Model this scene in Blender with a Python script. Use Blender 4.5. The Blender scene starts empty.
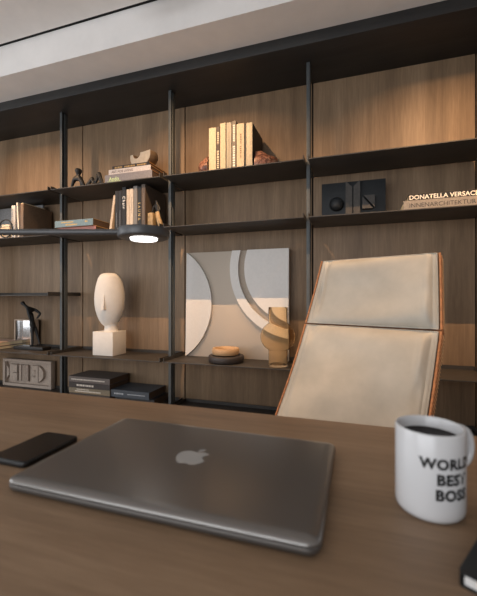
import bpy, bmesh, math, random
from math import sin, cos, pi, radians, sqrt, atan2
from mathutils import Vector, Matrix, noise

random.seed(7)
S = bpy.context.scene
COL = S.collection
EYE = 0.973

# ------------------------------------------------------------------ materials
def lin(c):
    return tuple(((v/255.0)/12.92 if v/255.0 <= 0.04045 else ((v/255.0+0.055)/1.055)**2.4) for v in c) + (1.0,)

def newmat(name):
    m = bpy.data.materials.new(name); m.use_nodes = True
    nt = m.node_tree; b = nt.nodes['Principled BSDF']
    return m, nt, b

def coords(nt, scale, rot=(0, 0, 0)):
    tc = nt.nodes.new('ShaderNodeTexCoord'); mp = nt.nodes.new('ShaderNodeMapping')
    mp.inputs['Scale'].default_value = scale; mp.inputs['Rotation'].default_value = rot
    nt.links.new(tc.outputs['Object'], mp.inputs['Vector'])
    return mp.outputs['Vector']

def noise_node(nt, vec, scale, detail=4, rough=0.55, dist=0.0):
    n = nt.nodes.new('ShaderNodeTexNoise')
    n.inputs['Scale'].default_value = scale; n.inputs['Detail'].default_value = detail
    n.inputs['Roughness'].default_value = rough; n.inputs['Distortion'].default_value = dist
    nt.links.new(vec, n.inputs['Vector'])
    return n.outputs['Fac']

def ramp(nt, fac, stops):
    r = nt.nodes.new('ShaderNodeValToRGB'); e = r.color_ramp.elements
    e[0].position, e[0].color = stops[0][0], lin(stops[0][1])
    e[1].position, e[1].color = stops[-1][0], lin(stops[-1][1])
    for p, c in stops[1:-1]:
        x = e.new(p); x.color = lin(c)
    nt.links.new(fac, r.inputs['Fac'])
    return r.outputs['Color']

def bump(nt, b, fac, strength=0.1, dist=0.002):
    n = nt.nodes.new('ShaderNodeBump'); n.inputs['Strength'].default_value = strength
    n.inputs['Distance'].default_value = dist
    nt.links.new(fac, n.inputs['Height']); nt.links.new(n.outputs['Normal'], b.inputs['Normal'])

def mat(name, col, rough=0.5, metal=0.0, var=0.06, nscale=30.0, bmp=0.0, spec=0.5, coat=0.0, bdist=0.002):
    m, nt, b = newmat(name)
    v = coords(nt, (1, 1, 1))
    f = noise_node(nt, v, nscale)
    lo = tuple(max(0, c*(1-var)) for c in col); hi = tuple(min(255, c*(1+var)) for c in col)
    nt.links.new(ramp(nt, f, [(0.3, lo), (0.7, hi)]), b.inputs['Base Color'])
    b.inputs['Roughness'].default_value = rough; b.inputs['Metallic'].default_value = metal
    b.inputs['Specular IOR Level'].default_value = spec
    b.inputs['Coat Weight'].default_value = coat
    if bmp: bump(nt, b, f, bmp, bdist)
    return m

def wood(name, dark, mid, light, scale, rough=0.5, bmp=0.08, rot=(0, 0, 0), spec=0.4, band=1.0):
    m, nt, b = newmat(name)
    v = coords(nt, scale, rot)
    f1 = noise_node(nt, v, 1.6, 6, 0.6, 0.5)
    v2 = coords(nt, tuple(s*6 for s in scale), rot)
    f2 = noise_node(nt, v2, 3.0, 5, 0.65, 0.2)
    mx = nt.nodes.new('ShaderNodeMix'); mx.data_type = 'FLOAT'; mx.inputs['Factor'].default_value = 0.38*band
    nt.links.new(f1, mx.inputs[2]); nt.links.new(f2, mx.inputs[3])
    nt.links.new(ramp(nt, mx.outputs[0], [(0.30, dark), (0.5, mid), (0.70, light)]), b.inputs['Base Color'])
    b.inputs['Roughness'].default_value = rough; b.inputs['Specular IOR Level'].default_value = spec
    bump(nt, b, f2, bmp, 0.001)
    return m

M = {}
M['walnut'] = wood('walnut_veneer', (103, 83, 64), (129, 106, 82), (154, 129, 102), (7, 7, 0.42), 0.55)
M['walnut_b'] = wood('walnut_veneer_pale', (107, 87, 68), (133, 110, 86), (158, 133, 106), (6, 6, 0.36), 0.55)
M['desk'] = wood('desk_oak', (114, 92, 71), (140, 114, 89), (162, 135, 108), (0.7, 9, 9), 0.5, 0.1)
M['floorw'] = wood('floor_oak', (150, 142, 134), (166, 158, 150), (180, 172, 164), (0.8, 6, 6), 0.5)
M['blackoak'] = wood('black_stained_oak', (29, 29, 29), (38, 38, 38), (50, 50, 49), (0.6, 9, 9), 0.5, 0.25)
M['metal'] = mat('graphite_metal', (80, 84, 85), 0.55, 0.2, 0.05, 60)
M['tray'] = mat('bronze_black_metal', (58, 54, 50), 0.55, 0.1, 0.06, 80, 0.03)
M['black'] = mat('matt_black', (14, 14, 14), 0.6)
M['wall'] = mat('painted_plaster', (196, 193, 191), 0.85, 0, 0.02, 8, 0.02)
M['ceil'] = mat('ceiling_plaster', (226, 223, 220), 0.9, 0, 0.02, 8, 0.02)
M['soffit'] = mat('soffit_plaster', (226, 223, 220), 0.9, 0, 0.015, 8, 0.02)
M['stone'] = mat('pale_limestone', (214, 209, 202), 0.85, 0, 0.015, 30, 0.04)
M['blackcast'] = mat('black_cast_iron', (24, 23, 23), 0.5, 0.1, 0.2, 50, 0.3)
M['relief'] = mat('grey_beige_plaster', (168, 153, 140), 0.8, 0, 0.05, 70, 0.1)
M['relief_black'] = mat('black_relief', (28, 32, 35), 0.6, 0, 0.08, 60, 0.1)
M['relief_grey'] = mat('charcoal_relief', (66, 63, 60), 0.7, 0, 0.08, 60, 0.1)
M['artback'] = mat('woven_beige_canvas', (186, 174, 160), 0.9, 0, 0.03, 220, 0.06)
M['artwhite'] = mat('art_white_plaster', (214, 211, 207), 0.85, 0, 0.012, 60, 0.03)
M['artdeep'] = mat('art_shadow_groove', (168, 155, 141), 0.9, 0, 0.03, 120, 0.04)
M['darkdish'] = mat('dark_brown_stoneware', (48, 42, 40), 0.5, 0, 0.1, 60, 0.1)
M['wooddish'] = wood('pale_turned_wood', (160, 128, 92), (184, 150, 112), (200, 166, 128), (4, 4, 20), 0.5)
M['bowlwood'] = wood('bowl_brown_wood', (84, 68, 52), (102, 84, 65), (120, 100, 78), (5, 5, 18), 0.5)
M['bowlface'] = mat('bowl_pale_face', (172, 162, 146), 0.6, 0, 0.06, 30, 0.08)
M['leather'] = mat('cream_leather', (178, 171, 158), 0.55, 0, 0.06, 7, 0.0)
M['tan'] = mat('tan_leather_edge', (176, 118, 76), 0.5, 0, 0.15, 90, 0.3)
M['stitch'] = mat('dark_piping', (52, 44, 38), 0.6)
M['stitchpale'] = mat('pale_stitch', (226, 190, 146), 0.7)
M['seam'] = mat('cream_piping', (168, 162, 150), 0.55)
M['alu'] = mat('space_grey_aluminium', (140, 137, 134), 0.31, 0.8, 0.01, 5)
M['alubase'] = mat('grey_aluminium_base', (96, 92, 89), 0.5, 0.6, 0.01, 5)
M['logo'] = mat('polished_logo', (178, 176, 173), 0.4, 0.2, 0.01)
M['phone'] = mat('black_phone_case', (12, 12, 13), 0.45, 0, 0.05)
M['phoneglass'] = mat('black_phone_glass', (8, 8, 9), 0.3, 0, 0.05)
M['mug'] = mat('white_glazed_ceramic', (208, 208, 209), 0.2, 0, 0.01, 5, 0, 0.5, 0.1)
M['mugprint'] = mat('black_mug_print', (30, 30, 30), 0.4)
M['coffee'] = mat('black_coffee', (22, 11, 7), 0.15, spec=0.06)
M['chrome'] = mat('polished_steel', (215, 215, 215), 0.12, 1.0, 0.01)
M['paper'] = mat('page_paper', (214, 196, 160), 0.85, 0, 0.06, 150)
M['paperdark'] = mat('page_paper_brown', (84, 66, 52), 0.85, 0, 0.08, 150)  # paper with the shade on the page edges put into its brown
M['plug'] = mat('dark_recess', (8, 8, 8), 0.9)  # near-black colour standing in for shade inside the gaps
M['lampmetal'] = mat('lamp_gunmetal', (84, 84, 85), 0.45, 0.5, 0.03)
M['framewood'] = mat('frame_greige', (176, 158, 140), 0.7, 0, 0.05)
M['gold'] = mat('gold_leaf_block', (158, 134, 98), 0.6, 0.1, 0.12, 60, 0.2)
M['white'] = mat('satin_white', (225, 223, 220), 0.5)
M['conc'] = mat('castor_black', (20, 20, 20), 0.5)

def agate():
    m, nt, b = newmat('agate_stone')
    v = coords(nt, (1, 1, 1))
    f = noise_node(nt, v, 22, 5, 0.6, 1.8)
    nt.links.new(ramp(nt, f, [(0.32, (30, 20, 17)), (0.46, (92, 56, 42)), (0.54, (150, 108, 88)), (0.60, (70, 40, 32)), (0.72, (112, 70, 52))]), b.inputs['Base Color'])
    b.inputs['Roughness'].default_value = 0.35
    return m
M['agate'] = agate()

def glass():
    m, nt, b = newmat('amber_glass')
    b.inputs['Base Color'].default_value = lin((252, 238, 216))
    b.inputs['Roughness'].default_value = 0.02
    b.inputs['Transmission Weight'].default_value = 1.0
    b.inputs['IOR'].default_value = 1.14
    return m
M['glass'] = glass()

def emit(name, col, st):
    m, nt, b = newmat(name)
    b.inputs['Base Color'].default_value = lin(col)
    b.inputs['Emission Color'].default_value = lin(col)
    b.inputs['Emission Strength'].default_value = st
    return m
M['glow'] = emit('lamp_diffuser_glow', (255, 252, 248), 3.2)

_cc = {}
def cmat(col, rough=0.55, nm='book_cloth'):
    k = (col, rough)
    if k not in _cc: _cc[k] = mat(nm, col, rough, 0, 0.08, 90, 0.06)
    return _cc[k]

# ------------------------------------------------------------------ mesh helpers
class MB:
    def __init__(s): s.bm = bmesh.new()
    def box(s, x0, x1, y0, y1, z0, z1, bev=0.0, seg=2, mx=None):
        g = bmesh.ops.create_cube(s.bm, size=1.0)
        vs = g['verts']
        mt = Matrix.Translation(((x0+x1)/2, (y0+y1)/2, (z0+z1)/2)) @ Matrix.Diagonal((abs(x1-x0), abs(y1-y0), abs(z1-z0), 1))
        bmesh.ops.transform(s.bm, matrix=mt, verts=vs)
        if bev:
            es = list({e for v in vs for e in v.link_edges})
            r = bmesh.ops.bevel(s.bm, geom=es, offset=bev, segments=seg, affect='EDGES', profile=0.5)
            vs = [v for v in r['verts']]
            vs = list({v for f in r['faces'] for v in f.verts} | set(v for v in vs if v.is_valid))
            allv = set(vs)
            # add remaining connected verts
            st = list(allv)
            while st:
                v = st.pop()
                for e in v.link_edges:
                    o = e.other_vert(v)
                    if o not in allv: allv.add(o); st.append(o)
            vs = list(allv)
        if mx is not None: bmesh.ops.transform(s.bm, matrix=mx, verts=vs)
        return s
    def prism(s, pts, fn):
        """pts 2D ccw outline; fn(u,v,side) -> 3D for side 0/1"""
        a = [s.bm.verts.new(fn(u, v, 0)) for u, v in pts]
        b = [s.bm.verts.new(fn(u, v, 1)) for u, v in pts]
        n = len(pts)
        s.bm.faces.new(a[::-1]); s.bm.faces.new(b)
        for i in range(n):
            j = (i+1) % n
            s.bm.faces.new((a[i], a[j], b[j], b[i]))
        return s
    def lathe(s, prof, n=48, mx=None, cap=True):
        rings = []
        for r, z in prof:
            if r < 1e-6: rings.append([s.bm.verts.new((0, 0, z))])
            else: rings.append([s.bm.verts.new((r*cos(2*pi*i/n), r*sin(2*pi*i/n), z)) for i in range(n)])
        for A, B in zip(rings, rings[1:]):
            if len(A) == 1 and len(B) == 1: continue
            for i in range(n):
                j = (i+1) % n
                if len(A) == 1: s.bm.faces.new((A[0], B[j], B[i]))
                elif len(B) == 1: s.bm.faces.new((A[i], A[j], B[0]))
                else: s.bm.faces.new((A[i], A[j], B[j], B[i]))
        if cap:
            if len(rings[0]) > 1: s.bm.faces.new(rings[0][::-1])
            if len(rings[-1]) > 1: s.bm.faces.new(rings[-1])
        if mx is not None: bmesh.ops.transform(s.bm, matrix=mx, verts=[v for R in rings for v in R])
        return s
    def tube(s, pts, rad, n=12, closed=False, flat=1.0):
        pts = [Vector(p) for p in pts]; N = len(pts)
        rads = rad if isinstance(rad, (list, tuple)) else [rad]*N
        rings = []; prev = None
        for i, p in enumerate(pts):
            if closed: t = (pts[(i+1) % N]-pts[i-1]).normalized()
            else: t = (pts[min(i+1, N-1)]-pts[max(i-1, 0)]).normalized()
            if prev is None:
                up = Vector((0, 0, 1)) if abs(t.z) < 0.9 else Vector((1, 0, 0))
                a = t.cross(up).normalized()
            else:
                a = (prev - t*prev.dot(t)).normalized()
            prev = a; b = t.cross(a).normalized()
            rings.append([s.bm.verts.new(p + (a*cos(2*pi*k/n) + b*sin(2*pi*k/n)*flat)*rads[i]) for k in range(n)])
        rr = list(zip(rings, rings[1:]))
        if closed: rr.append((rings[-1], rings[0]))
        for A, B in rr:
            for k in range(n):
                l = (k+1) % n
                s.bm.faces.new((A[k], A[l], B[l], B[k]))
        if not closed:
            s.bm.faces.new(rings[0][::-1]); s.bm.faces.new(rings[-1])
        return s
    def rrect(s, w, d, r, prof, n=6, mx=None):
        """stack of rounded rectangles, prof = [(inset, z)...]; centred"""
        rings = []
        for ins, z in prof:
            rr = max(r-ins, 0.0004); hw, hd = w/2-ins, d/2-ins; ring = []
            for cx, cy, a0 in ((hw-rr, hd-rr, 0), (-hw+rr, hd-rr, 90), (-hw+rr, -hd+rr, 180), (hw-rr, -hd+rr, 270)):
                for k in range(n+1):
                    a = radians(a0+90*k/n)
                    ring.append(s.bm.verts.new((cx+rr*cos(a), cy+rr*sin(a), z)))
            rings.append(ring)
        N = len(rings[0])
        for A, B in zip(rings, rings[1:]):
            for k in range(N):
                l = (k+1) % N
                s.bm.faces.new((A[k], A[l], B[l], B[k]))
        s.bm.faces.new(rings[0][::-1]); s.bm.faces.new(rings[-1])
        if mx is not None: bmesh.ops.transform(s.bm, matrix=mx, verts=[v for R in rings for v in R])
        return s
    def addmesh(s, me, mx=None):
        b2 = bmesh.new(); b2.from_mesh(me)
        if mx is not None: bmesh.ops.transform(b2, matrix=mx, verts=b2.verts)
        t = bpy.data.meshes.new('tmp'); b2.to_mesh(t); b2.free()
        s.bm.from_mesh(t); bpy.data.meshes.remove(t)
        return s
    def warp(s, f):
        for v in s.bm.verts: v.co = f(v.co)
        return s
    def build(s, name, m, parent=None, loc=(0, 0, 0), smooth=True, ang=35, recalc=True):
        if recalc: bmesh.ops.recalc_face_normals(s.bm, faces=s.bm.faces)
        me = bpy.data.meshes.new(name); s.bm.to_mesh(me); s.bm.free()
        if smooth:
            for p in me.polygons: p.use_smooth = True
            me.set_sharp_from_angle(angle=radians(ang))
        me.materials.append(M[m] if isinstance(m, str) else m)
        o = bpy.data.objects.new(name, me); COL.objects.link(o); o.location = loc
        if parent: o.parent = parent
        return o

def tag(o, label=None, cat=None, group=None, kind=None):
    if label: o['label'] = label
    if cat: o['category'] = cat
    if group: o['group'] = group
    if kind: o['kind'] = kind
    return o

def thing(name, label, cat, loc, rz=0.0, group=None, rx=0.0, ry=0.0):
    o = bpy.data.objects.new(name, None); COL.objects.link(o)
    o.empty_display_size = 0.05
    o.location = loc; o.rotation_euler = (rx, ry, rz)
    return tag(o, label, cat, group)

def struct(name, mb, m, **k):
    return tag(mb.build(name, m, **k), kind='structure')

_tc = {}
def text_me(txt, bold=0.0, space=1.0):
    k = (txt, bold, space)
    if k in _tc: return _tc[k]
    cu = bpy.data.curves.new('t', 'FONT'); cu.body = txt; cu.size = 1.0
    cu.offset = bold; cu.space_character = space; cu.resolution_u = 3
    cu.align_x = 'CENTER'; cu.align_y = 'CENTER'
    o = bpy.data.objects.new('t', cu); COL.objects.link(o)
    dg = bpy.context.evaluated_depsgraph_get(); dg.update()
    me = bpy.data.meshes.new_from_object(o.evaluated_get(dg), depsgraph=dg)
    bpy.data.objects.remove(o); bpy.data.curves.remove(cu)
    xs = [v.co.x for v in me.vertices]; ys = [v.co.y for v in me.vertices]
    me['w'] = max(xs)-min(xs); me['h'] = max(ys)-min(ys)
    cx = (max(xs)+min(xs))/2; cy = (max(ys)+min(ys))/2
    for v in me.vertices: v.co.x -= cx; v.co.y -= cy
    _tc[k] = me
    return me

def evaluated(o):
    dg = bpy.context.evaluated_depsgraph_get(); dg.update()
    me = bpy.data.meshes.new_from_object(o.evaluated_get(dg), depsgraph=dg)
    old = o.data; o.modifiers.clear(); o.data = me
    bpy.data.meshes.remove(old)
    for p in me.polygons: p.use_smooth = True
    return o

def skin(name, pts, edges, rad, m, parent, sub=2):
    me = bpy.data.meshes.new(name); me.from_pydata([tuple(p) for p in pts], edges, [])
    o = bpy.data.objects.new(name, me); COL.objects.link(o)
    o.modifiers.new('s', 'SKIN')
    sv = me.skin_vertices
    if not sv:
        pass
    lay = me.skin_vertices[0].data
    for i, r in enumerate(rad):
        lay[i].radius = (r, r) if not isinstance(r, tuple) else r
    lay[0].use_root = True
    sb = o.modifiers.new('u', 'SUBSURF'); sb.levels = sub; sb.render_levels = sub
    evaluated(o); o.data.materials.clear(); o.data.materials.append(M[m] if isinstance(m, str) else m)
    o.parent = parent
    return o

# ------------------------------------------------------------------ room
YW = 2.31                    # face of the walnut panels
XL, XR, YB = -4.2, 1.75, -2.6
ZC = 2.585
struct('floor', MB().box(XL-.1, XR+.1, YB-.1, 2.5, -.06, 0), 'floorw')
struct('wall_back', MB().box(XL-.1, XR+.1, 2.345, 2.45, 0, 2.75), 'wall')
struct('wall_right', MB().box(XR, XR+.1, YB, 2.345, 0, 2.75), 'wall')
# left wall with a window opening
w = MB(); y0, y1, z0, z1 = -1.9, 0.9, 0.55, 2.35
w.box(XL-.1, XL, YB, y0, 0, 2.75); w.box(XL-.1, XL, y1, 2.345, 0, 2.75)
w.box(XL-.1, XL, y0, y1, 0, z0); w.box(XL-.1, XL, y0, y1, z1, 2.75)
struct('wall_left', w, 'wall')
w = MB(); x0, x1, zz0, zz1 = -3.2, 0.4, 0.45, 2.35
w.box(XL-.1, x0, YB-.1, YB, 0, 2.75); w.box(x1, XR+.1, YB-.1, YB, 0, 2.75)
w.box(x0, x1, YB-.1, YB, 0, zz0); w.box(x0, x1, YB-.1, YB, zz1, 2.75)
struct('wall_front', w, 'wall')
w = MB()
for a in (y0, (y0+y1)/2-.02, y1-.04): w.box(XL-.07, XL-.03, a, a+.04, z0, z1)
for a in (z0, z1-.04): w.box(XL-.07, XL-.03, y0, y1, a, a+.04)
struct('window_1', w, 'metal')
w = MB()
for a in (x0, x0+1.2-.02, x0+2.4-.02, x1-.04): w.box(a, a+.04, YB-.07, YB-.03, zz0, zz1)
for a in (zz0, zz1-.04): w.box(x0, x1, YB-.07, YB-.03, a, a+.04)
struct('window_2', w, 'metal')
struct('ceiling', MB().box(XL-.1, XR+.1, YB-.1, 1.692, ZC, 2.75), 'ceil')
struct('trim_1', MB().box(XL, XR, 1.714, 2.345, 2.397, 2.75), 'soffit')          # lowered plaster soffit
struct('trim_2', MB().box(XL, XR, 1.6925, 1.7135, 2.590, 2.75), 'plug')            # solid black fill put in for the shade of the gap
struct('baseboard_left', MB().box(XL, XL+.015, YB, 1.9, 0, .09, .003), 'white')
struct('baseboard_right', MB().box(XR-.015, XR, YB, 1.9, 0, .09, .003), 'white')

# ------------------------------------------------------------------ shelving unit
SX = [-2.956, -2.0595, -1.163, -0.2665, 0.63, 1.5265]
ZT = dict(A=1.739, B=1.420, C=0.995, D=0.574, E=0.243)
YF, YBK = 1.985, 2.296
unit = thing('shelving_unit', 'wall-wide shelving of dark metal trays and posts on walnut back panels', 'shelving', (0, 0, 0))
XE = SX[-1]
XS0 = SX[0]-.8965
bays = [XS0]+SX
MB().box(XS0, XE, 2.332, 2.345, 0, 2.333).build('backing', 'plug', unit)
for i in range(len(bays)-1):
    a, b = bays[i]+.0045, bays[i+1]-.0045
    MB().box(a, b, YW, 2.331, .0, 2.333, .0015).build('back_panel', 'walnut' if i % 2 else 'walnut_b', unit)
MB().box(XS0-.02, XE+.02, 1.94, 2.3445, 2.333, 2.397, .0012).build('top_panel', 'blackoak', unit)
for x in bays:
    p = MB().box(x-.01, x+.01, 2.09, 2.095, 0, 2.3325, .0008)
    p.box(x-.01, x+.01, 2.113, 2.145, 0, 2.3325, .0008)
    MB().box(x-.004, x+.004, 2.0952, 2.1128, 0, 2.3325).build('upright_core', 'plug', p.build('upright', 'metal', unit))  # core painted black to carry the shade between the two bars
    for bz in (.24, 1.735): MB().box(x-.008, x+.008, 2.145, 2.31, bz, bz+.01).build('bracket', 'metal', unit)
def shelf(x0, x1, z):
    t = MB().box(x0, x1, YF, YBK, z-.006, z, .0006)
    t.box(x0, x0+.004, YF, YBK, z, z+.021); t.box(x1-.004, x1, YF, YBK, z, z+.021)
    t.box(x0+.004, x1-.004, YBK-.004, YBK, z, z+.021)
    t.build('shelf', 'tray', unit)
for i in range(len(bays)-1):
    for k in 'ABDE':
        shelf(bays[i]+.0125, bays[i+1]-.0125, ZT[k])
    if i < 2: shelf(bays[i]+.0125, bays[i+1]-.0125, ZT['C'])
    MB().box(bays[i]+.0125, bays[i+1]-.0125, 1.99, 2.30, 0.0, .05, .001).build('plinth', 'blackoak', unit)

# ------------------------------------------------------------------ books
def lettering(parent, txt, mapf, length, height, m, bold=.02, space=1.0):
    """text centred at the origin of mapf(u along reading, v up)"""
    me = text_me(txt, bold, space)
    sc = min(length/me['w'], height/me['h'])
    b = MB(); b.addmesh(me, Matrix.Scale(sc, 4))
    b.warp(lambda c: Vector(mapf(c.x, c.y)))
    return b.build('lettering', m, parent, smooth=False, recalc=False)

def blur_lines(parent, mapf, rows, m):
    """rows of illegible print: (u0,u1,v,height)"""
    b = MB(); rr = random.Random(len(rows)*7+3)
    for u0, u1, v, h in rows:
        u = u0
        while u < u1:
            l = h*rr.choice((.5, .7, .9)); e = min(u+l, u1)
            vs = [b.bm.verts.new(mapf(*p)) for p in ((u, v-h/2), (e, v-h/2), (e, v+h/2), (u, v+h/2))]
            b.bm.faces.new(vs); u = e+h*.35
    return b.build('lettering', m, parent, smooth=False)

def book(label, loc, t, h, d, cover, page='paper', lying=False, rz=0.0, lean=0.0, group=None, title=None,
         tcol=(220, 215, 205), tsize=None, tpos=0.5, tlen=None, blur=None, name='book', bold=.02, jacket=None, tbl=None, rough=.55, board=None, space=1.0):
    """standing: spine to -Y, thickness on X (0 at centre), height on Z.  lying: length on X, thickness on Z."""
    r = thing(name, label, 'book', loc, rz, group, ry=lean)
    if lying: f = lambda a, b, c: Vector((c-h/2, b, a+t/2))
    else: f = lambda a, b, c: Vector((a, b, c))
    bt = min(.003, t*.16)
    def bx(mb, a0, a1, b0, b1, c0, c1, bev=0):
        mb2 = MB().box(a0, a1, b0, b1, c0, c1, bev, 1); mb2.warp(lambda v: f(*v))
        me = bpy.data.meshes.new('x'); mb2.bm.to_mesh(me); mb2.bm.free(); mb.bm.from_mesh(me); bpy.data.meshes.remove(me)
    cv = MB(); bx(cv, -t/2, -t/2+bt, 0.002, d, 0, h, .0005); bx(cv, t/2-bt, t/2, 0.002, d, 0, h, .0005)
    cm = M[cover] if isinstance(cover, str) else cmat(cover, rough)
    if board: cv.build('boards', cmat(board), r); cv = MB(); nm_ = 'spine'  # board tans hold the warm light on the edges as colour
    else: nm_ = 'cover'
    bx(cv, -t/2, t/2, 0, .004, 0, h, min(.0015, bt*.45))
    cv.build(nm_, cm, r)
    pg = MB(); bx(pg, -t/2+bt, t/2-bt, .004, d-.004, .003, h-.003)
    pg.build('page_block', page, r)
    tm = cmat(tcol, .5, 'book_print')
    e = -.0006
    if lying: mp = lambda u, v: (u, e, v+t/2)
    else: mp = lambda u, v: (v, e, h/2-u)
    if title:
        off = (tpos-.5)*h
        tt = title if isinstance(title, list) else [(title, 0)]
        for s, dv in tt:
            lettering(r, s, (lambda u, v, dv=dv: mp(u+off, v+dv)), tlen or h*.7, tsize or t*.5, tm, bold, space)
    if blur:
        blur_lines(r, mp, [(a*h-h/2, b_*h-h/2, v*t, hh*t) for a, b_, v, hh in blur], tm)
    return r

# --- second-row shelf, bay 2: standing books (x ranges measured on the shelf)
zB = ZT['B']+.0005; yb = 2.02
g2 = 'art books standing in a row above the disc lamp'
def up(x0, x1, h, d, cover, label, z=zB, y=yb, **k):
    return book(label, ((x0+x1)/2, y, z), (x1-x0)*.97, h, d, cover, **k)
up(-1.535, -1.512, .268, .20, (26, 27, 30), 'slim black book, leftmost upright in the row above the disc lamp', blur=[(.55, .9, 0, .25)], tcol=(120, 120, 122))
up(-1.511, -1.482, .268, .20, (24, 25, 29), 'black book between the slim black book and the one marked Chair', blur=[(.5, .9, 0, .2)], tcol=(110, 110, 112))
up(-1.481, -1.450, .288, .22, (20, 20, 22), 'tall black book marked Chair in white on its spine', title='Chair', tpos=.36, tlen=.084, tsize=.03, space=1.35, tcol=(225, 222, 215), bold=.02)
up(-1.446, -1.421, .270, .20, (196, 180, 160), 'cream book right after the black book marked Chair', blur=[(.15, .4, 0, .2)], tcol=(150, 130, 110))
up(-1.420, -1.395, .272, .20, (200, 186, 168), 'pale cream book second in the cream pair of the middle row', blur=[(.2, .6, 0, .15)], tcol=(150, 132, 112))
up(-1.394, -1.363, .286, .22, (118, 114, 110), 'grey book standing just left of the black book marked SAUNA')
up(-1.362, -1.333, .280, .22, (24, 26, 28), 'black book marked SAUNA in gold down its spine', title='SAUNA', tpos=.58, tlen=.115, tsize=.020, space=1.7, tcol=(196, 170, 116), bold=.01)
up(-1.332, -1.303, .292, .26, (84, 72, 62), 'tall brown book closing the row above the disc lamp at its right', blur=[(.2, .8, 0, .18)], tcol=(140, 120, 98))
book('thin cream book leaning against the row above the disc lamp', (-1.583, 2.03, zB+.0014), .018, .245, .19, (206, 184, 158), lean=radians(8.5))

# lying pair in bay 2
book('pink clothbound book lying beneath the grey-blue book', (-1.854, 2.02, zB), .047, .325, .235, (178, 118, 106), 'paperdark', lying=True, tcol=(110, 60, 54), board=(176, 140, 92), blur=[(.3, .75, 0, .3)])
book('grey-blue book lying on the pink book left of the leaning book', (-1.862, 2.0, zB+.0475), .046, .328, .25, (112, 134, 142), 'paperdark', lying=True, tcol=(206, 170, 96), board=(176, 140, 92), blur=[(.18, .5, .2, .2), (.8, .86, .15, .3), (.3, .6, -.2, .22)])

# stack of three on the upper shelf with a bowl on top
zA = ZT['A']+.0005
book('grey book with a green title at the bottom of the upper shelf stack', (-1.435, 2.02, zA), .062, .365, .235, (122, 118, 120), 'paperdark', lying=True, title='Ando', board=(186, 136, 84), tcol=(188, 206, 150), tpos=.2, tsize=.027, bold=.03, blur=[(.06, .36, -.3, .14)])
book('pale book marked ART FOR LIVING in the middle of the upper shelf stack', (-1.432, 2.03, zA+.0625), .036, .325, .225, (184, 178, 176), 'paperdark', lying=True, title='ART FOR LIVING', board=(186, 150, 100), tcol=(104, 94, 92), tpos=.33, tlen=.17, tsize=.018)
book('thin black book with gold print topping the stack under the bowl', (-1.430, 2.04, zA+.099), .025, .29, .235, (34, 30, 28), 'paperdark', lying=True, board=(180, 140, 88), tcol=(166, 138, 90), blur=[(.08, .28, 0, .4), (.34, .62, 0, .4), (.68, .92, 0, .4)])

# bay 3, upper shelf
g3y = 2.05
def up3(x0, x1, h, cover, label, **k): return up(x0, x1, h, k.pop('d', .21), cover, label, z=zA, y=g3y, **k)
cr = (182, 166, 136)
up3(-.8700, -.8205, .283, cr, 'wide cream book at the left end of the upper shelf row, lettered cross-wise', blur=None)
r_ = COL.objects[-3] if False else None
up3(-.8195, -.7965, .285, (48, 34, 28), 'thin dark brown book second in the upper shelf row', blur=[(.12, .38, 0, .5), (.52, .92, 0, .6)], tcol=(196, 176, 146))
up3(-.7950, -.7580, .302, (176, 161, 132), 'cream book third in the upper shelf row, taller than its dark neighbour')
up3(-.7540, -.7200, .300, (150, 140, 120), 'grey-cream book with faint print, fourth in the upper shelf row', blur=[(.2, .9, 0, .22)], tcol=(150, 134, 108))
up3(-.7180, -.6920, .304, (96, 86, 74), 'grey-brown book with white print in the upper shelf row', blur=[(.08, .42, 0, .4), (.5, .97, 0, .55)], tcol=(222, 214, 198))
up3(-.6895, -.6400, .282, (184, 166, 134), 'wide cream book with brown print, second from right in the upper shelf row', blur=[(.22, .44, .05, .2), (.48, .74, .05, .2)], tcol=(120, 92, 60))
up3(-.6385, -.6285, .276, (26, 24, 22), 'very thin black book between the two rightmost cream spines')
up3(-.6270, -.5890, .278, (18, 17, 17), 'black book with pale cream spine at the right end of the upper row', d=.24, page='black')
b = MB().box(-.0185, .0185, -.0012, .0004, 0, .278, .0003)
sp = b.build('spine', cmat((180, 165, 136)), [o for o in COL.objects if o.get('label', '').startswith('black book with pale cream spine')][0])

# beige + black pair in bay 4
book('beige book marked INNENARCHITEKTUR lying beneath a black one', (.397, 2.02, zB), .051, .338, .25, (140, 131, 120), 'paper', lying=True, title='INNENARCHITEKTUR', tcol=(54, 48, 43), tsize=.024, tlen=.295, tpos=.52, bold=0)
book('black book with white serif capitals lying on the beige marked book', (.411, 2.03, zB+.0515), .033, .318, .24, (22, 20, 19), 'paper', lying=True, title='DONATELLA VERSACE', tcol=(232, 222, 206), tsize=.026, tlen=.308, tpos=.5, bold=.02)

# bottom shelf stacks in bay 2
zE = ZT['E']+.0005
st = [((44, 42, 40), .054, .35, 'bottom dark book of the tall stack on the lowest shelf', None),
      ((112, 102, 84), .037, .352, 'olive grey book low in the tall stack on the lowest shelf', [(.2, .5, .25, .16), (.16, .78, -.1, .22)]),
      ((50, 44, 42), .038, .352, 'dark book with white script, second from top of the tall stack', [(.2, .62, .0, .34)]),
      ((88, 80, 76), .041, .356, 'grey book with a dark top cover crowning the tall stack', [(.08, .88, .0, .2)])]
z = zE
for c, t, l, lab, bl in st:
    book(lab, (-1.79+(.356-l)*.5, 2.065, z), t, l, .215, c, 'paperdark', lying=True, blur=bl, tcol=(206, 198, 186))
    z += t+.0005
ztop = z
book('dark underlying book of the low pair on the lowest shelf', (-1.44, 2.10, zE), .05, .31, .19, (40, 40, 42), 'paperdark', lying=True)
book('slate blue book on top of the low pair on the lowest shelf', (-1.462, 2.075, zE+.0505), .05, .305, .215, (64, 70, 77), 'paperdark', lying=True, blur=[(.1, .35, 0, .2), (.45, .9, 0, .12)], tcol=(176, 180, 184))

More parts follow.
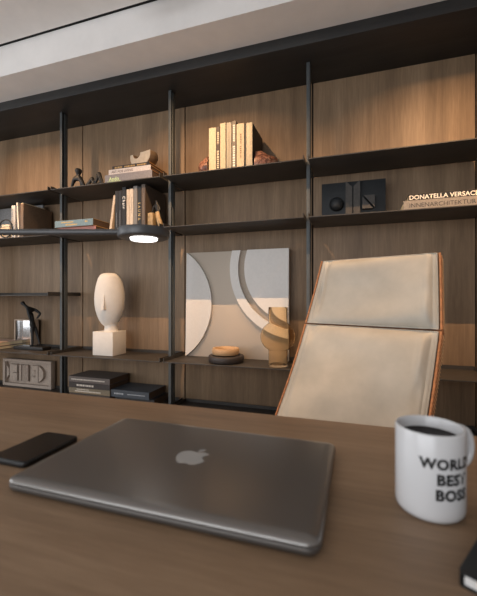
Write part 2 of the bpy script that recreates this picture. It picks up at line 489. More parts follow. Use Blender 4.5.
# bay 1, left end of third shelf
zD = ZT['D']+.0005
book('large dark book beneath the pale one beside the small statue', (-2.775, 2.03, zD), .026, .325, .25, (70, 58, 52), 'paper', lying=True)
book('pale pinkish book on the dark one at the left end of its shelf', (-2.775, 2.04, zD+.0265), .028, .31, .22, (186, 158, 140), 'paper', lying=True)

# bay 1, second shelf: box file, books, hoop, panel
r = thing('box_file', 'brown cardboard box file on the second shelf, widest item left of the first post', 'box file', (-2.354, 2.02, zB))
MB().box(-.014, .014, 0, .262, 0, .252, .002).build('case', cmat((112, 92, 74)), r)
MB().box(-.010, .010, .004, .2, .2525, .2575).build('paper_sheets', 'paper', r)
book('white book with dark panels at the left of the box file', (-2.438, 2.02, zB), .036, .245, .2, (206, 200, 192), blur=[(.1, .9, .18, .16), (.1, .9, -.22, .24)], tcol=(54, 56, 62))
book('white patterned book squeezed against the leaning cream book', (-2.412, 2.03, zB), .012, .255, .2, (150, 142, 134), blur=[(.05, .95, 0, .6)], tcol=(60, 58, 56))
book('cream book with pale spine leaning left against the box file', (-2.379, 2.015, zB+.0007), .013, .262, .2, (222, 208, 190), lean=radians(-3.8))
o = MB().box(-2.85, -2.385, 2.236, 2.252, zB, zB+.298, .002).build('picture_panel', cmat((128, 128, 128)))
tag(o, 'plain grey panel standing at the back of the second shelf behind the hoop', 'panel')
r = thing('low_box', 'cream low box in front of the grey panel with the black hoop', 'box', (-2.70, 2.014, zB))
MB().box(-.15, .23, 0, .10, 0, .085, .004).build('body', cmat((206, 186, 158)), r)
MB().box(-.152, .232, -.002, .102, .0852, .105, .004).build('lid', cmat((214, 196, 170)), r)
o = MB().tube([(-2.495+.066*cos(a), 2.0045, zB+.0715+.066*sin(a)) for a in [2*pi*i/40 for i in range(40)]], .0045, 8, closed=True).build('hoop_ornament', 'black')
tag(o, 'thin black metal hoop standing upright before the cream low box', 'ornament')

# ------------------------------------------------------------------ agate bookends
def bookend(label, x, y, z, sgn, rx_, h):
    r = thing('agate_bookend', label, 'bookend', (x, y, z), 0, 'agate bookends of the upper shelf')
    b = MB(); g = bmesh.ops.create_icosphere(b.bm, subdivisions=4, radius=1.0)
    for v in b.bm.verts:
        c = v.co.copy()
        n = noise.noise(c*1.7+Vector((x*9, 3, 1)))*.18 + noise.noise(c*5)*.05
        c *= 1+n
        c.x = max(c.x*sgn, 0)*sgn
        c.z = max(c.z, -.55)
        v.co = Vector((c.x*rx_, c.y*.065, (c.z+.55)*h/1.5))
    b.build('stone', 'agate', r)
    return r
bookend('agate bookend propping the upper shelf row at its left', -.874, 2.10, zA, -1, .085, .115)
bookend('agate bookend at the right of the black-sided book', -.583, 2.13, zA, 1, .120, .125)

# ------------------------------------------------------------------ bowl sculpture on the stack
zb = zA+.1245
r = thing('bowl_sculpture', 'cut wooden bowl with a scooped pale face resting on the upper stack', 'sculpture', (-1.392, 2.14, zb), radians(28))
me = bpy.data.meshes.new('bowl'); b = bmesh.new()
bmesh.ops.create_uvsphere(b, u_segments=48, v_segments=32, radius=1.0)
for v in b.verts:
    c = v.co
    c.z = min(c.z, .32)
    v.co = Vector((c.x*.104, c.y*.090, (c.z+1)*.074))
b.to_mesh(me); b.free()
bo = bpy.data.objects.new('bowl_body', me); COL.objects.link(bo)
def cutter(mb):
    o = mb.build('cut', 'black', smooth=False); return o
c1 = cutter(MB().box(-.2, .2, -.2, -.03, -.1, .3))
c2 = cutter(MB().tube([(-.034, -.3, .102), (-.034, .03, .102)], .037, 40))
c3 = cutter(MB().lathe([(.001, .02), (.05, .045), (.078, .08), (.084, .2), (.001, .2)], 40, Matrix.Translation((.016, .026, .02))@Matrix.Diagonal((.8, .55, 1, 1))))
for c in (c1, c2, c3):
    mm = bo.modifiers.new('b', 'BOOLEAN'); mm.operation = 'DIFFERENCE'; mm.object = c; mm.solver = 'EXACT'
evaluated(bo); bo.data.materials.clear(); bo.data.materials.append(M['bowlwood']); bo.data.set_sharp_from_angle(angle=radians(35))
for c in (c1, c2, c3): bpy.data.objects.remove(c)
bo.parent = r
pts = []
for i in range(33):
    a = pi + pi*i/32
    pts.append((.096*cos(a), .074+.070*sin(a)))
pts += [(.096, .0975)]
for i in range(21):
    a = -pi*i/20
    pts.append((-.034+.036*cos(a), .0975+.034*sin(a)))
pts += [(-.096, .0975)]
MB().prism(pts, lambda u, v, s: Vector((u, -.0335+.003*s, v))).build('face_plate', 'bowlface', r)
r.rotation_euler = (0, 0, radians(-14))

# ------------------------------------------------------------------ abstract black sculptures on upper shelf
r = thing('arched_figure', 'small black arching figure with a round head on the upper shelf', 'sculpture', (-1.890, 2.07, zA))
r.scale = (.92, 1.1, 1.08)
P_ = [(0, 0, .088), (-.030, 0, .078), (-.048, .0, .045), (-.058, 0, .006), (.032, 0, .074), (.050, 0, .050), (.040, 0, .022), (.016, 0, .012), (.006, 0, .100), (.008, 0, .122), (.008, 0, .146), (.062, 0, .030), (.058, 0, .008)]
E_ = [(0, 1), (1, 2), (2, 3), (0, 4), (4, 5), (5, 6), (6, 7), (0, 8), (8, 9), (9, 10), (5, 11), (11, 12)]
skin('body', P_, E_, [.019, .015, .011, .010, .017, .016, .013, .010, .008, .028, .024, .012, .010], 'blackcast', r)
r = thing('knot_sculpture', 'black looping knot sculpture left of the stack on the upper shelf', 'sculpture', (-1.742, 2.07, zA+.007))
r.scale = (.95, 1, 1.05)
pts = [(-.072, 0, .011), (-.058, 0, .030), (-.042, .004, .052), (-.030, .006, .062), (-.020, .004, .048), (-.006, 0, .028), (.006, -.004, .030), (.018, 0, .055), (.026, .004, .080), (.036, .004, .088), (.048, 0, .062), (.058, 0, .034), (.064, 0, .014), (.046, -.012, .010), (.01, -.016, .011), (-.03, -.014, .010)]
pts2 = []
for i in range(len(pts)):
    a, b_, c, d = [Vector(pts[(i+k) % len(pts)]) for k in (-1, 0, 1, 2)]
    for t in (0, .33, .66):
        pts2.append(.5*((2*b_)+(c-a)*t+(2*a-5*b_+4*c-d)*t*t+(3*b_-a-3*c+d)*t**3))
MB().tube(pts2, .0115, 12, closed=True, flat=1.3).build('loop', 'blackcast', r)

# ------------------------------------------------------------------ figure with gold block, bay 2 second shelf
r = thing('seated_figure', 'small dark figure in pale draped cloth leaning on a gold block', 'figurine', (-1.246, 2.075, zB+.001))
r.scale = (.90, 1.0, 1.12)
MB().box(-.055, -.012, -.04, .012, 0, .095, .002).build('block', 'gold', r)
MB().box(-.056, .050, -.045, .035, -.0003, .004, .001).build('base', 'black', r)
P_ = [(.016, 0, .090), (.006, .0, .120), (-.004, -.002, .145), (-.002, -.004, .160), (-.002, -.006, .172), (-.026, -.008, .135), (-.036, -.010, .100), (.018, -.004, .135), (.030, -.012, .105), (.034, -.012, .055), (.044, -.006, .010), (.052, -.012, .008), (.016, .0, .05), (.026, .0, .012)]
E_ = [(0, 1), (1, 2), (2, 3), (3, 4), (2, 5), (5, 6), (2, 7), (7, 8), (0, 9), (9, 10), (10, 11), (0, 12), (12, 13)]
skin('body', P_, E_, [.018, .017, .015, .009, .016, .008, .006, .009, .007, .012, .007, .006, .012, .008], 'blackcast', r)
b = MB()
P_ = [(.012, -.008, .100), (.020, -.012, .07), (.030, -.016, .045), (.040, -.016, .02), (.048, -.012, .006)]
b.tube(P_, [.017, .019, .021, .019, .014], 14, flat=.8)
for k in range(5):
    b.tube([(x+.006*(k-2), y-.012, z) for x, y, z in P_], [.004]*5, 6)
b.build('draped_cloth', 'gold', r)

# ------------------------------------------------------------------ bending statue, bay 1 third shelf
r = thing('bending_statue', 'slender black statue of a stooping figure on a black plinth', 'statue', (-2.405, 2.15, zD))
MB().box(-.13, .160, -.05, .035, 0, .026, .003).build('plinth', 'blackcast', r)
P_ = [(.004, 0, .205), (.002, 0, .240), (-.010, 0, .282), (-.024, 0, .308), (-.052, 0, .330), (-.076, 0, .345), (-.092, 0, .358), (-.102, 0, .366),
      (.000, .034, .305), (.044, .040, .276), (.026, .022, .236),
      (-.012, -.020, .290), (.004, -.022, .250), (.012, -.016, .215),
      (.022, -.016, .150), (.026, -.018, .120), (.030, -.020, .070), (.032, -.020, .036), (.006, -.024, .031),
      (.026, .016, .150), (.036, .018, .115), (.050, .020, .070), (.060, .020, .036), (.034, .016, .031)]
E_ = [(0, 1), (1, 2), (2, 3), (3, 4), (4, 5), (5, 6), (6, 7), (3, 8), (8, 9), (9, 10), (3, 11), (11, 12), (12, 13), (0, 14), (14, 15), (15, 16), (16, 17), (17, 18), (0, 19), (19, 20), (20, 21), (21, 22), (22, 23)]
skin('body', P_, E_, [.018, .017, .020, .019, .012, .010, .019, .014, .013, .010, .007, .013, .009, .007, .015, .011, .010, .007, .006, .015, .011, .010, .007, .006], 'blackcast', r)
# mirrored block behind it
r = thing('mirror_block', 'greige framed block with a curved polished steel inset behind the statue', 'ornament', (-2.565, 2.207, zD))
r.scale = (1, .88, 1.10)
MB().box(-.088, .088, 0, .006, 0, .01).box(-.088, .088, 0, .09, 0, .008).box(-.088, .088, 0, .09, .196, .204).box(-.088, -.080, 0, .09, .008, .196).box(.080, .088, 0, .09, .008, .196).box(-.088, .088, .084, .09, 0, .204).build('frame', 'framewood', r)
b = MB(); n = 24
for i in range(n):
    a0, a1 = i/n, (i+1)/n
    f = lambda t: (-.079+.158*t, .008+(.055*sin(pi*t/.42) if t < .42 else 0))
    (xa, ya), (xb, yb_) = f(a0), f(a1)
    vs = [b.bm.verts.new(p) for p in ((xa, ya, .0085), (xb, yb_, .0085), (xb, yb_, .1955), (xa, ya, .1955))]
    b.bm.faces.new(vs)
bmesh.ops.remove_doubles(b.bm, verts=b.bm.verts, dist=1e-6)
b.build('polished_inset', 'chrome', r)

# ------------------------------------------------------------------ framed relief, bay 1 bottom
r = thing('framed_relief', 'grey-beige boxed relief of geometric shapes on the lowest shelf', 'relief', (-2.570, 2.245, zE))
W, Hh = .258, .222
b = MB().box(-W, W, 0, .045, 0, .022, .001).box(-W, W, 0, .045, Hh-.022, Hh, .001).box(-W, -W+.024, 0, .045, .022, Hh-.022, .001).box(W-.024, W, 0, .045, .022, Hh-.022, .001)
b.build('frame', 'relief', r)
MB().box(-W+.02, W-.02, .034, .042, .02, Hh-.02).build('back_board', 'relief', r)
fr = lambda y0, y1: (lambda u, v, s: Vector((u, y1 if s else y0, v)))
zc0, zc1 = .045, .178
MB().prism([(-.225, zc0+.01), (-.20, .09), (-.20, .135), (-.225, zc1-.01)], fr(.01, .034)).build('relief_shape', 'relief', r)
b = MB().box(-.19, -.153, .008, .034, zc0, zc1, .002).box(-.150, -.105, .004, .034, zc0, .108, .002).box(-.150, -.105, .004, .034, .112, zc1, .002); b.build('relief_shape', 'relief', r)
b = MB().box(-.085, -.062, .006, .034, zc0, zc1, .002)
for k in range(3): b.tube([(-.048+k*.021, .02, zc0), (-.048+k*.021, .02, zc1)], .010, 14)
b.build('relief_shape', 'relief', r)
b = MB(); bmesh.ops.create_uvsphere(b.bm, u_segments=24, v_segments=14, radius=.030)
b.warp(lambda c: Vector((c.x+.062, c.y*.7+.026, c.z+.110))); b.build('relief_shape', 'relief', r)
MB().prism([(.045, zc0), (.115, zc0), (.115, zc1), (.045, zc1), (.092, .140), (.092, .082)], fr(.008, .034)).build('relief_shape', 'relief', r)
MB().prism([(.120, zc0), (.150, .066), (.168, .090), (.168, .130), (.150, .158), (.120, zc1)], fr(.010, .034)).build('relief_shape', 'relief', r)

# ------------------------------------------------------------------ stone head
r = thing('stone_head', 'pale stone oval head with only a nose, on a cube plinth', 'sculpture', (-1.668, 2.135, zD))
MB().box(-.083, .083, -.075, .075, 0, .164, .0015).build('plinth', 'stone', r)
prof = [(0, .388), (.022, .388), (.040, .386), (.056, .380), (.070, .367), (.080, .348), (.088, .32), (.096, .285), (.1015, .245), (.104, .205), (.102, .165), (.096, .125), (.086, .090), (.073, .058), (.058, .034), (.040, .016), (.020, .006), (0, .004)]
prof = prof[::-1]
hd = MB().lathe(prof, 64)
hd.warp(lambda c: Vector((c.x, c.y*(.92 if c.y < 0 else 1.0), c.z)))
head = hd.build('head', 'stone', r, ang=80); head.location = (0, 0, .187); head.rotation_euler = (0, 0, radians(14))
MB().lathe([(.050, 0), (.046, .008), (.044, .03), (.050, .07)], 40).build('neck', 'stone', r, loc=(.006, .008, .164))
b = MB()
ny = -.0955
vs = [(-.006, ny+.001, .250), (.006, ny+.001, .250), (-.0165, ny+.004, .145), (.0165, ny+.004, .145), (-.010, ny-.022, .148), (.010, ny-.022, .148), (0, ny-.004, .252)]
vs = [(-.0075, ny+.012, .252), (.0075, ny+.012, .252), (.017, ny+.014, .148), (-.017, ny+.014, .148), (-.0045, ny-.002, .250), (.0045, ny-.002, .250), (.009, ny-.020, .146), (-.009, ny-.020, .146)]
V = [b.bm.verts.new(v) for v in vs]
for f in ((0, 3, 7, 4), (1, 5, 6, 2), (4, 7, 6, 5), (3, 2, 6, 7), (0, 4, 5, 1), (0, 1, 2, 3)): b.bm.faces.new([V[i] for i in f])
bmesh.ops.bevel(b.bm, geom=list(b.bm.edges), offset=.0015, segments=2, affect='EDGES')
nose = b.build('nose', 'stone', r); nose.location = (0, 0, .170); nose.rotation_euler = (0, 0, radians(14))

# ------------------------------------------------------------------ art panel, bay 3
A0, AZ, AS, AY = -1.118, ZT['D']+.0005, .712, 2.245
r = thing('wall_art', 'square beige and white relief artwork with curved bands leaning on the shelf', 'artwork', (A0, AY, AZ), rx=radians(-1.6))
MB().box(0, AS, 0, .022, 0, AS, .001).build('canvas', 'artback', r)
def art(u, v): return (u*AS, v*AS)
def plate(pts, th, y=0.0):
    pp = [art(*p) for p in pts]
    return MB().prism(pp, lambda u, v, s: Vector((u, y-.0002 if s == 0 else y-th, v)))
R, cx_ = .604, -.339
pts = [(0, 0)]
a = math.asin(.5/R)
pts += [(cx_+R*cos(-a+2*a*i/48), .5+R*sin(-a+2*a*i/48)) for i in range(1, 48)]
pts += [(0, 1)]
plate(pts, .020).build('raised_plate', 'artwhite', r)
cu, cv_ = 1.09, .835
def arcpts(rad, rev=False):
    a0 = math.acos(max(-1, min(1, -(cu-0)/rad))) if rad > cu else pi
    a_top = math.acos(0) if False else None
    res = []
    for i in range(721):
        t = pi*.5 + (pi)*i/720.0      # from up, through left, to down
        u, v = cu+rad*cos(t), cv_+rad*sin(t)
        if 0 <= u <= 1 and 0 <= v <= 1: res.append((u, v))
    # extend exactly to edges
    dv = 1-cv_; ut = cu-sqrt(rad*rad-dv*dv); du = cu-1; vb = cv_-sqrt(rad*rad-du*du)
    res = [(ut, 1)]+[q for k, q in enumerate(res) if k % 8 == 4]+[(1, vb)]
    return res[::-1] if rev else res
plate(arcpts(.50)+[(1, 1)], .026).build('raised_plate', 'artwhite', r)
plate(arcpts(.642)+arcpts(.562, True), .022).build('raised_band', 'artwhite', r)
plate(arcpts(.5619)+arcpts(.501, True), .004).build('groove', 'artdeep', r)  # strip between the plates, its shadow put into a darker beige

# ------------------------------------------------------------------ dishes
r = thing('stoneware_dish', 'dark brown round dish beneath the wooden ring dish', 'dish', (-.775, 2.105, zD))
MB().lathe([(0, 0), (.096, 0), (.108, .006), (.112, .018), (.111, .036), (.106, .043), (.098, .0445), (.086, .043), (.080, .036), (.0, .034)], 64, cap=False).build('body', 'darkdish', r)
r = thing('wooden_dish', 'pale turned wooden dish sitting in the dark brown dish', 'dish', (-.778, 2.105, zD+.0448))
MB().lathe([(0, 0), (.072, 0), (.081, .005), (.0855, .016), (.085, .036), (.081, .042), (.073, .042), (.067, .036), (.064, .022), (0, .020)], 64, cap=False).build('body', 'wooddish', r)

# ------------------------------------------------------------------ amber vase
r = thing('amber_vase', 'amber glass vase with a bulging middle at the right of the artwork', 'vase', (-.440, 2.075, zD))
out = [(0, 0), (.054, 0), (.0560, .003), (.0560, .088)]
for i in range(0, 25):
    a = radians(62)*(-1+2*i/24.0)
    out.append((.0560+(.104-.0560)*((cos(a)-cos(radians(62)))/(1-cos(radians(62)))), .172+.078*sin(a)/sin(radians(62))))
out += [(.0560, .256), (.0560, .343)]
inn = [(max(0, rr-.003), zz) for rr, zz in out[3:]][::-1]
prof = out+[(.0545, .3445)]+inn+[(.053, .012), (0, .010)]
MB().lathe(prof, 64, cap=False).build('glass_body', 'glass', r, ang=50)

# ------------------------------------------------------------------ black relief panel in bay 4
r = thing('black_relief', 'black square-cornered relief panel with ball, notched column and cube', 'relief', (-.022, 2.20, zB), rx=radians(-1))
W = .178
MB().box(-W, W, 0, .018, 0, .235, .001).build('back_board', 'relief_black', r)
b = MB(); bmesh.ops.create_uvsphere(b.bm, u_segments=40, v_segments=24, radius=.041)
b.warp(lambda c: Vector((c.x-.092, c.y*.9-.012, c.z+.105))); b.build('ball', 'relief_black', r, ang=80)
MB().prism([(-.040, .004), (-.003, .004), (-.003, .195), (-.040, .231)], lambda u, v, s: Vector((u, -.0005 if s == 0 else -.03, v))).build('notched_column', 'relief_grey', r)
MB().prism([(.003, .004), (.040, .004), (.040, .231), (.003, .195)], lambda u, v, s: Vector((u, -.0005 if s == 0 else -.03, v))).build('notched_column', 'relief_grey', r)
MB().prism([(.052, .062), (.108, .062), (.052, .130)], lambda u, v, s: Vector((u, -.0005 if s == 0 else -.034, v))).build('cube_half', 'relief_grey', r)
MB().prism([(.118, .068), (.118, .138), (.060, .138)], lambda u, v, s: Vector((u, -.0005 if s == 0 else -.034, v))).build('cube_half', 'relief_grey', r)

# ------------------------------------------------------------------ desk
DT = .75
r = thing('desk', 'wide brown wood desk filling the foreground', 'desk', (-.12, .24, 0))
MB().box(-1.05, 1.05, -.47, .432, DT-.035, DT, .0022, 2).build('desk_top', 'desk', r)
MB().box(-1.04, -1.0, -.44, .40, 0, DT-.0355, .002).build('leg_panel', 'desk', r)
MB().box(1.0, 1.04, -.44, .40, 0, DT-.0355, .002).build('leg_panel', 'desk', r)
MB().box(-1.0, 1.0, -.02, .0, .42, DT-.0355, .001).build('modesty_panel', 'desk', r)

# ------------------------------------------------------------------ laptop
LX, LY, LW, LD = -.2075, .4215, .357, .227
r = thing('laptop', 'closed grey aluminium laptop lying in the middle of the desk', 'laptop', (LX, LY, DT+.0002))
rr = .013
MB().rrect(LW, LD, rr, [(.004, .0012), (.0018, .0022), (.0004, .0042), (0, .0060), (0, .0088), (.0008, .0094)], 8).build('base', 'alubase', r, ang=60)
MB().rrect(LW-.006, LD-.006, rr, [(0, .0093), (0, .0102)], 8).build('hinge_gap', 'black', r)
lid = MB().rrect(LW, LD, rr, [(.0006, .0101), (0, .0105), (0, .0114), (.0007, .0127), (.0022, .0139), (.0048, .0149), (.0085, .0156), (.014, .0160)], 8).build('lid', 'alu', r, ang=60)
for sx in (-1, 1):
    for sy in (-1, 1):
        MB().lathe([(0, 0), (.006, 0), (.006, .0013), (0, .0013)], 20, Matrix.Translation((sx*(LW/2-.03), sy*(LD/2-.03), -.0001)), cap=False).build('foot', 'black', r)
ap = [(0, -.44), (.06, -.47), (.14, -.50), (.22, -.47), (.30, -.38), (.37, -.26), (.41, -.15), (.33, -.10), (.27, -.01), (.26, .09), (.30, .19), (.38, .25),
      (.33, .31), (.24, .36), (.14, .36), (.06, .33), (0, .31), (-.07, .33), (-.15, .36), (-.25, .35), (-.34, .29), (-.41, .18), (-.43, .04), (-.41, -.12), (-.35, -.28), (-.27, -.41), (-.19, -.49), (-.12, -.50), (-.06, -.47)]
leaf = [(0.0, .38), (.01, .47), (.07, .56), (.17, .62), (.17, .53), (.12, .44), (.05, .39)]
b = MB()
for poly in (ap, leaf):
    b.prism([(u*.050, v*.043) for u, v in poly], lambda u, v, s: Vector((u, v, .0158 if s == 0 else .01612)))
lg = b.build('logo', 'logo', lid, smooth=False); lg.location = (.004, .004, 0)

# ------------------------------------------------------------------ phone
r = thing('mobile_phone', 'black mobile phone lying left of the laptop', 'phone', (-.4430, .405, DT+.0002))
MB().rrect(.065, .098, .008, [(.0012, 0), (0, .0014), (0, .0062), (.001, .0074)], 6).build('case', 'phone', r, ang=60)
MB().rrect(.0615, .0945, .0065, [(0, .0073), (.0004, .0079)], 6).build('screen', 'phoneglass', r)

# ------------------------------------------------------------------ mug
MX, MY, MR, MH = .0736, .4276, .0337, .0876
r = thing('coffee_mug', 'white mug of black coffee printed with a slogan about a boss', 'mug', (MX, MY, DT+.0002))
MB().lathe([(0, .001), (.027, .001), (.028, 0), (.0308, .0008), (.0327, .003), (MR, .007), (MR, MH-.002), (MR-.0006, MH-.0004), (MR-.0015, MH), (MR-.0026, MH-.0006), (MR-.0032, MH-.002), (MR-.0032, .008), (MR-.006, .0045), (0, .004)], 96, cap=False).build('body', 'mug', r, ang=60)
MB().lathe([(0, MH-.0125), (MR-.0036, MH-.0125), (MR-.0034, MH-.0118), (MR-.006, MH-.0122), (0, MH-.0122)], 72, cap=False).build('coffee', 'coffee', r)
vd = atan2(-MY, -MX)                      # direction from mug towards the camera
ha = vd + radians(127)
pts = []
for i in range(25):
    t = i/24.0; a = pi*(.5-t)
    pts.append((MR-.0015+.0165*max(0, cos(a))**.75, .062+.0205*sin(a)))
hb = MB().tube([(cos(ha)*u, sin(ha)*u, v) for u, v in pts], .0048, 16, flat=.85)
hb.build('handle', 'mug', r, ang=80)
tc_ = vd + radians(38.5)
def onmug(u, v):
    a = tc_ + u/MR
    return (cos(a)*(MR+.00025), sin(a)*(MR+.00025), v)
for s, L, zc in (("WORLD'S", .0700, .0602), ('BEST', .0375, .0448), ('BOSS', .0405, .0298)):
    lettering(r, s, (lambda u, v, zc=zc: onmug(u, v+zc)), L, .0114, 'mugprint', .05, 1.08)

# ------------------------------------------------------------------ notebook in the corner
ang = radians(-29)
r = thing('notebook', 'black notebook with pale page edges at the bottom right corner of the photo', 'notebook', (.0745, .318, DT+.0002), ang)
MB().rrect(.13, .19, .004, [(0, 0), (0, .0016)], 4, Matrix.Translation((.065, .095, 0))).rrect(.13, .19, .004, [(0, .0098), (0, .0116), (.0006, .012)], 4, Matrix.Translation((.065, .095, 0))).box(0, .0015, .004, .186, .001, .011).build('cover', 'black', r)
MB().box(.004, .127, .002, .187, .0017, .0097).build('page_block', 'white', r)

# ------------------------------------------------------------------ lamp
cyw, syw = cos(radians(18.25)), sin(radians(18.25))
hx, hy = -.455, .70
r = thing('desk_lamp', 'gunmetal disc-headed lamp reaching over the desk from the left', 'lamp', (hx-.555*cyw, hy-.555*syw, DT))
rz_ = radians(18.25)
def L(x, y, z): return Vector((x, y, z))
arm_z = .371
MB().lathe([(0, .0005), (.068, .0005), (.070, .002), (.070, .010), (.067, .013), (0, .013)], 48, cap=False).build('lamp_base', 'lampmetal', r)
MB().tube([(0, 0, .0128), (0, 0, arm_z+.008)], .008, 20).build('pole', 'lampmetal', r)
e = Vector((cyw, syw, 0))
MB().tube([tuple(e*.0085+Vector((0, 0, arm_z))), tuple(e*.502+Vector((0, 0, arm_z)))], .0072, 20).build('arm', 'lampmetal', r)
hc = e*.555
hz = .973+.134-DT
MB().lathe([(0, hz+.006), (.031, hz+.006), (.031, hz), (.0535, hz), (.0560, hz+.0015), (.057, hz+.004), (.057, hz+.0175), (.0555, hz+.0205), (.0525, hz+.0215), (0, hz+.0215)], 72, Matrix.Translation(hc), cap=False).build('lamp_head', 'lampmetal', r, ang=40)
MB().lathe([(0, hz-.0045), (.028, hz-.0045), (.0298, hz-.003), (.0298, hz+.0055), (0, hz+.0055)], 56, Matrix.Translation(hc), cap=False).build('diffuser', 'glow', r)

# ------------------------------------------------------------------ chair
CR = -.394
r = thing('office_chair', 'cream leather high-back chair with tan edging behind the desk', 'chair', (-.053, 1.196, 0), CR)
def prof_pt(t):
    """centre line: t 0 bottom, 1 neck seam, 2 top -> (y, z)"""
    P0, P1, P2 = (0, .973-.434), (.216, .973-.106), (.312, .973+.156)
    if t <= 1:
        k = t; y = P0[0]+(P1[0]-P0[0])*k; z = P0[1]+(P1[1]-P0[1])*k
        y += .010*sin(pi*max(k, 0))
    else:
        k = t-1; y = P1[0]+(P2[0]-P1[0])*k; z = P1[1]+(P2[1]-P1[1])*k
        y += .004*sin(pi*k)
    return y, z
def nrm(t):
    a, b_ = prof_pt(t-.01), prof_pt(t+.01)
    dy, dz = b_[0]-a[0], b_[1]-a[1]; l = sqrt(dy*dy+dz*dz)
    return (-dz/l, dy/l)          # towards the sitter
def hw(t):
    return .250 if t <= 1 else .250-.024*(t-1)
def rc(u, s, rad=.06):
    return u
def pad(t0, t1, front, back, inset, nu, nv, mname, part, wr=0.0, seed=0, puff=.0, power=8, corner=.05, tinset=0.0):
    b = MB(); F = []; Bk = []
    L_ = (t1-t0)*.38
    for j in range(nv+1):
        v = -1+2*j/nv; vv = math.copysign(1-(1-abs(v))**1.7, v)
        rowf, rowb = [], []
        for i in range(nu+1):
            u = -1+2*i/nu; uu = math.copysign(1-(1-abs(u))**1.7, u)
            t = (t0+t1)/2+(t1-t0)/2*vv*(1-tinset)
            x = (hw(t)-inset)*uu
            # rounded corners
            ax, az = hw(t)-inset-abs(x), (1-abs(vv))*L_/2
            if ax < corner and az < corner:
                k = 1
                dx, dz = corner-ax, corner-az
                dd = sqrt(dx*dx+dz*dz); m_ = max(dx, dz)
                if dd > 1e-6 and m_ > 0:
                    f = m_/dd
                    x = math.copysign(hw(t)-inset-corner+dx*f, x) if u != 0 else x
                    t = t-math.copysign((dz-dz*f)/L_*(t1-t0), vv)
            y, z = prof_pt(t); n = nrm(t)
            bul = puff*(1-abs(uu)**power)*(1-abs(vv)**power)
            w_ = 0
            if wr:
                q = Vector((x*4+seed, z*5, seed))
                e_ = (1-abs(uu)**6)*(1-abs(vv)**6)
                w_ = wr*noise.noise(q)*e_
                # pulled folds near the side edges
                w_ += wr*.9*math.exp(-((abs(uu)-.86)/.06)**2)*noise.noise(Vector((seed*3+u*2, z*9, 4)))
            gx = hw(t)-inset-abs(x)
            if wr: w_ -= .0045*math.exp(-((gx-.014)/.003)**2)*(1-abs(vv)**10)
            d = max(front+bul+w_, front-.0005)
            rowf.append(b.bm.verts.new((x, y+n[0]*d, z+n[1]*d)))
            rowb.append(b.bm.verts.new((x, y+n[0]*back, z+n[1]*back)))
        F.append(rowf); Bk.append(rowb)
    for G in (F, Bk):
        for j in range(nv):
            for i in range(nu):
                b.bm.faces.new((G[j][i], G[j][i+1], G[j+1][i+1], G[j+1][i]))
    edge = [(0, i) for i in range(nu)]+[(j, nu) for j in range(nv)]+[(nv, nu-i) for i in range(nu)]+[(nv-j, 0) for j in range(nv)]
    for k in range(len(edge)):
        a, c = edge[k], edge[(k+1) % len(edge)]
        b.bm.faces.new((F[a[0]][a[1]], F[c[0]][c[1]], Bk[c[0]][c[1]], Bk[a[0]][a[1]]))
    fe = [F[j][i].co.copy() for j, i in edge]
    o = b.build(part, mname, r, ang=50)
    return o, fe
for (t0, t1, nm, sd) in ((-.14, .993, 'backrest', 1.0), (1.007, 2.0, 'headrest', 5.3)):
    o, _rim = pad(t0, t1, .001, -.045, 0.002, 30, 30, 'tan', nm+'_edge', corner=.0001)
    p, fe = pad(t0+.008, t1-.010, .005, -.0025, .0110, 72, 56, 'leather', nm, wr=.024, seed=sd, puff=.018, power=9, corner=.0001)
    for sgn in (-1, 1):
        rp = []
        for k in range(25):
            t = t0+.004+(t1-t0-.008)*k/24; y, z = prof_pt(t); n = nrm(t)
            rp.append((sgn*(hw(t)-.002), y+n[0]*.003, z+n[1]*.003))
        MB().tube(rp, .0036, 10).build(nm+'_rolled_edge', 'tan', o)
    b = MB().tube(fe[::2], .0022, 8, closed=True); b.build(nm+'_piping', 'seam', p)
    # thin dark seam lines and side stitching
    _, fd = pad(t0+.004, t1-.004, .003, -.004, .0080, 24, 24, 'seam', 'tmp_'+nm, corner=.01)
    bpy.data.objects.remove(_)
    b = MB().tube(fd, .0014, 6, closed=True); b.build(nm+'_seam', 'stitch', p)
    for sgn in (-1, 1):
        b = MB(); n_ = 34
        for k in range(n_):
            t = t0+.03+(t1-t0-.06)*k/(n_-1)
            y, z = prof_pt(t); n = nrm(t); x = sgn*(hw(t)+.0006)
            b.tube([(x, y+n[0]*-.012, z+n[1]*-.012+.003), (x, y+n[0]*-.036, z+n[1]*-.036-.003)], .0012, 5)
        b.build(nm+'_stitches', 'stitchpale', o)
# seat
seat = MB(); sy0, sy1 = -.47, .02
seat.rrect(.50, .49, .06, [(.012, -.045), (0, -.03), (0, .0), (.008, .018), (.03, .028), (.08, .032)], 8, Matrix.Translation((0, (sy0+sy1)/2, .48)))
seat.build('seat', 'leather', r, ang=60)
MB().rrect(.504, .494, .06, [(0, -.048), (0, -.012)], 8, Matrix.Translation((0, (sy0+sy1)/2, .475))).build('seat_edge', 'tan', r)
b = MB()
y0_, z0_ = prof_pt(.02)
for sx in (-.12, .12):
    pp = [(sx, -.20, .415), (sx, -.02, .418), (sx, .045, .47)]
    for t in (.1, .3, .5, .7, .9, 1.1, 1.3, 1.5):
        y, z = prof_pt(t); n = nrm(t); pp.append((sx, y-n[0]*.057, z-n[1]*.057))
    b.tube(pp, .011, 12)
b.build('back_frame', 'chrome', r)
MB().box(-.14, .14, -.30, -.12, .395, .424, .006).tube([(0, -.22, .10), (0, -.22, .40)], .025, 24).build('column', 'chrome', r)
b = MB()
for k in range(5):
    a = 2*pi*k/5+.3
    b.tube([(0, -.22, .10), (.15*cos(a), -.22+.15*sin(a), .092), (.29*cos(a), -.22+.29*sin(a), .072)], [.024, .018, .012], 12)
b.build('star_base', 'chrome', r)
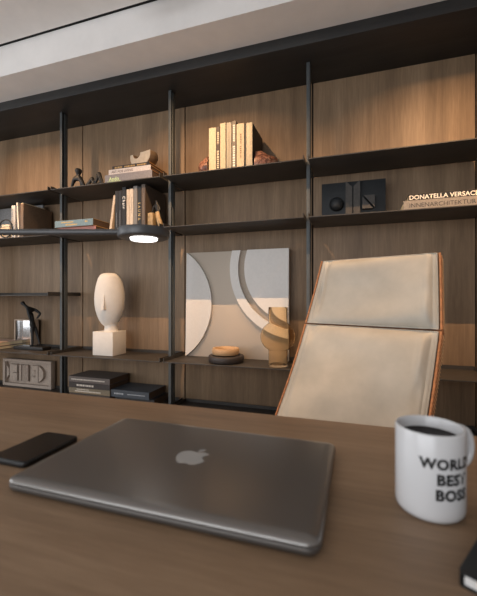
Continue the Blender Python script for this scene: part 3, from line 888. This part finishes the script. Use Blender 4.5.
for k in range(5):
    a = 2*pi*k/5+.3
    x, y = .29*cos(a), -.22+.29*sin(a)
    MB().tube([(x-.016, y, .027), (x+.016, y, .027)], .026, 20).tube([(x, y, .03), (x, y, .068)], .006, 8).build('castor', 'conc', r)

# ------------------------------------------------------------------ lights
def light(name, kind, loc, tgt, energy, col, **k):
    d = bpy.data.lights.new(name, kind); d.energy = energy; d.color = col
    for a, v in k.items(): setattr(d, a, v)
    o = bpy.data.objects.new(name, d); COL.objects.link(o); o.location = loc
    o.rotation_euler = (Vector(tgt)-Vector(loc)).to_track_quat('-Z', 'Y').to_euler()
    return o
light('window_light_rear', 'AREA', (-1.4, YB-.12, 1.4), (-1.4, 2, 1.3), 79, (.95, .97, 1.0), shape='RECTANGLE', size=3.6, size_y=1.9)
light('window_light_side', 'AREA', (XL-.12, -.5, 1.45), (0, -.3, 1.3), 54, (.95, .97, 1.0), shape='RECTANGLE', size=2.8, size_y=1.8)
lab_ = ['black visored ceiling spotlight above the leftmost bays', 'black visored ceiling spotlight above the artwork bay', 'black visored ceiling spotlight above the chair']
for k, (x, e_) in enumerate(((-2.5, 10), (-.95, 11.5), (.55, 12.5))):
    t = thing('ceiling_spotlight', lab_[k], 'spotlight', (x, 1.3985, ZC), 0, 'visored spotlights under the ceiling')
    MB().lathe([(0, -.02), (.045, -.02), (.045, -.0005), (0, -.0005)], 32, cap=False).build('ceiling_rose', 'black', t)
    MB().tube([(0, 0, -.02), (0, 0, -.078)], .006, 12).build('stem', 'black', t)
    MB().box(-.15, .15, -.03, .052, -.084, -.078, .001).box(-.15, .15, -.03, -.026, -.118, -.084).build('housing', 'black', t)
    MB().box(-.15, .15, .050, .0515, -.1245, -.084).build('visor', 'black', t)  # unseen plate added to keep the warm light off the soffit
    p = Vector((x, 1.3985, 2.474))
    light('spotlight_lamp', 'AREA', p, p+Vector((0, .39, -.92)), e_, (1.0, .61, .32), shape='RECTANGLE', size=.06, size_y=.004, spread=radians(110))

wd = bpy.data.worlds.new('World'); S.world = wd; wd.use_nodes = True
wd.node_tree.nodes['Background'].inputs['Color'].default_value = (.80, .88, 1.0, 1)
wd.node_tree.nodes['Background'].inputs['Strength'].default_value = .35

# ------------------------------------------------------------------ camera
cd = bpy.data.cameras.new('camera'); cam = bpy.data.objects.new('camera', cd); COL.objects.link(cam)
cam.location = (0, 0, EYE); cam.rotation_euler = (radians(90), 0, radians(18.25))
cd.sensor_fit = 'VERTICAL'; cd.sensor_height = 36; cd.lens = 358.9/596*36
cd.clip_start = .02
cd.dof.use_dof = True; cd.dof.focus_distance = 2.35; cd.dof.aperture_fstop = 5.6
S.camera = cam
S.view_settings.view_transform = 'Standard'
S.view_settings.look = 'None'
S.cycles.use_denoising = True
S.cycles.max_bounces = 10
S.cycles.sample_clamp_indirect = 4
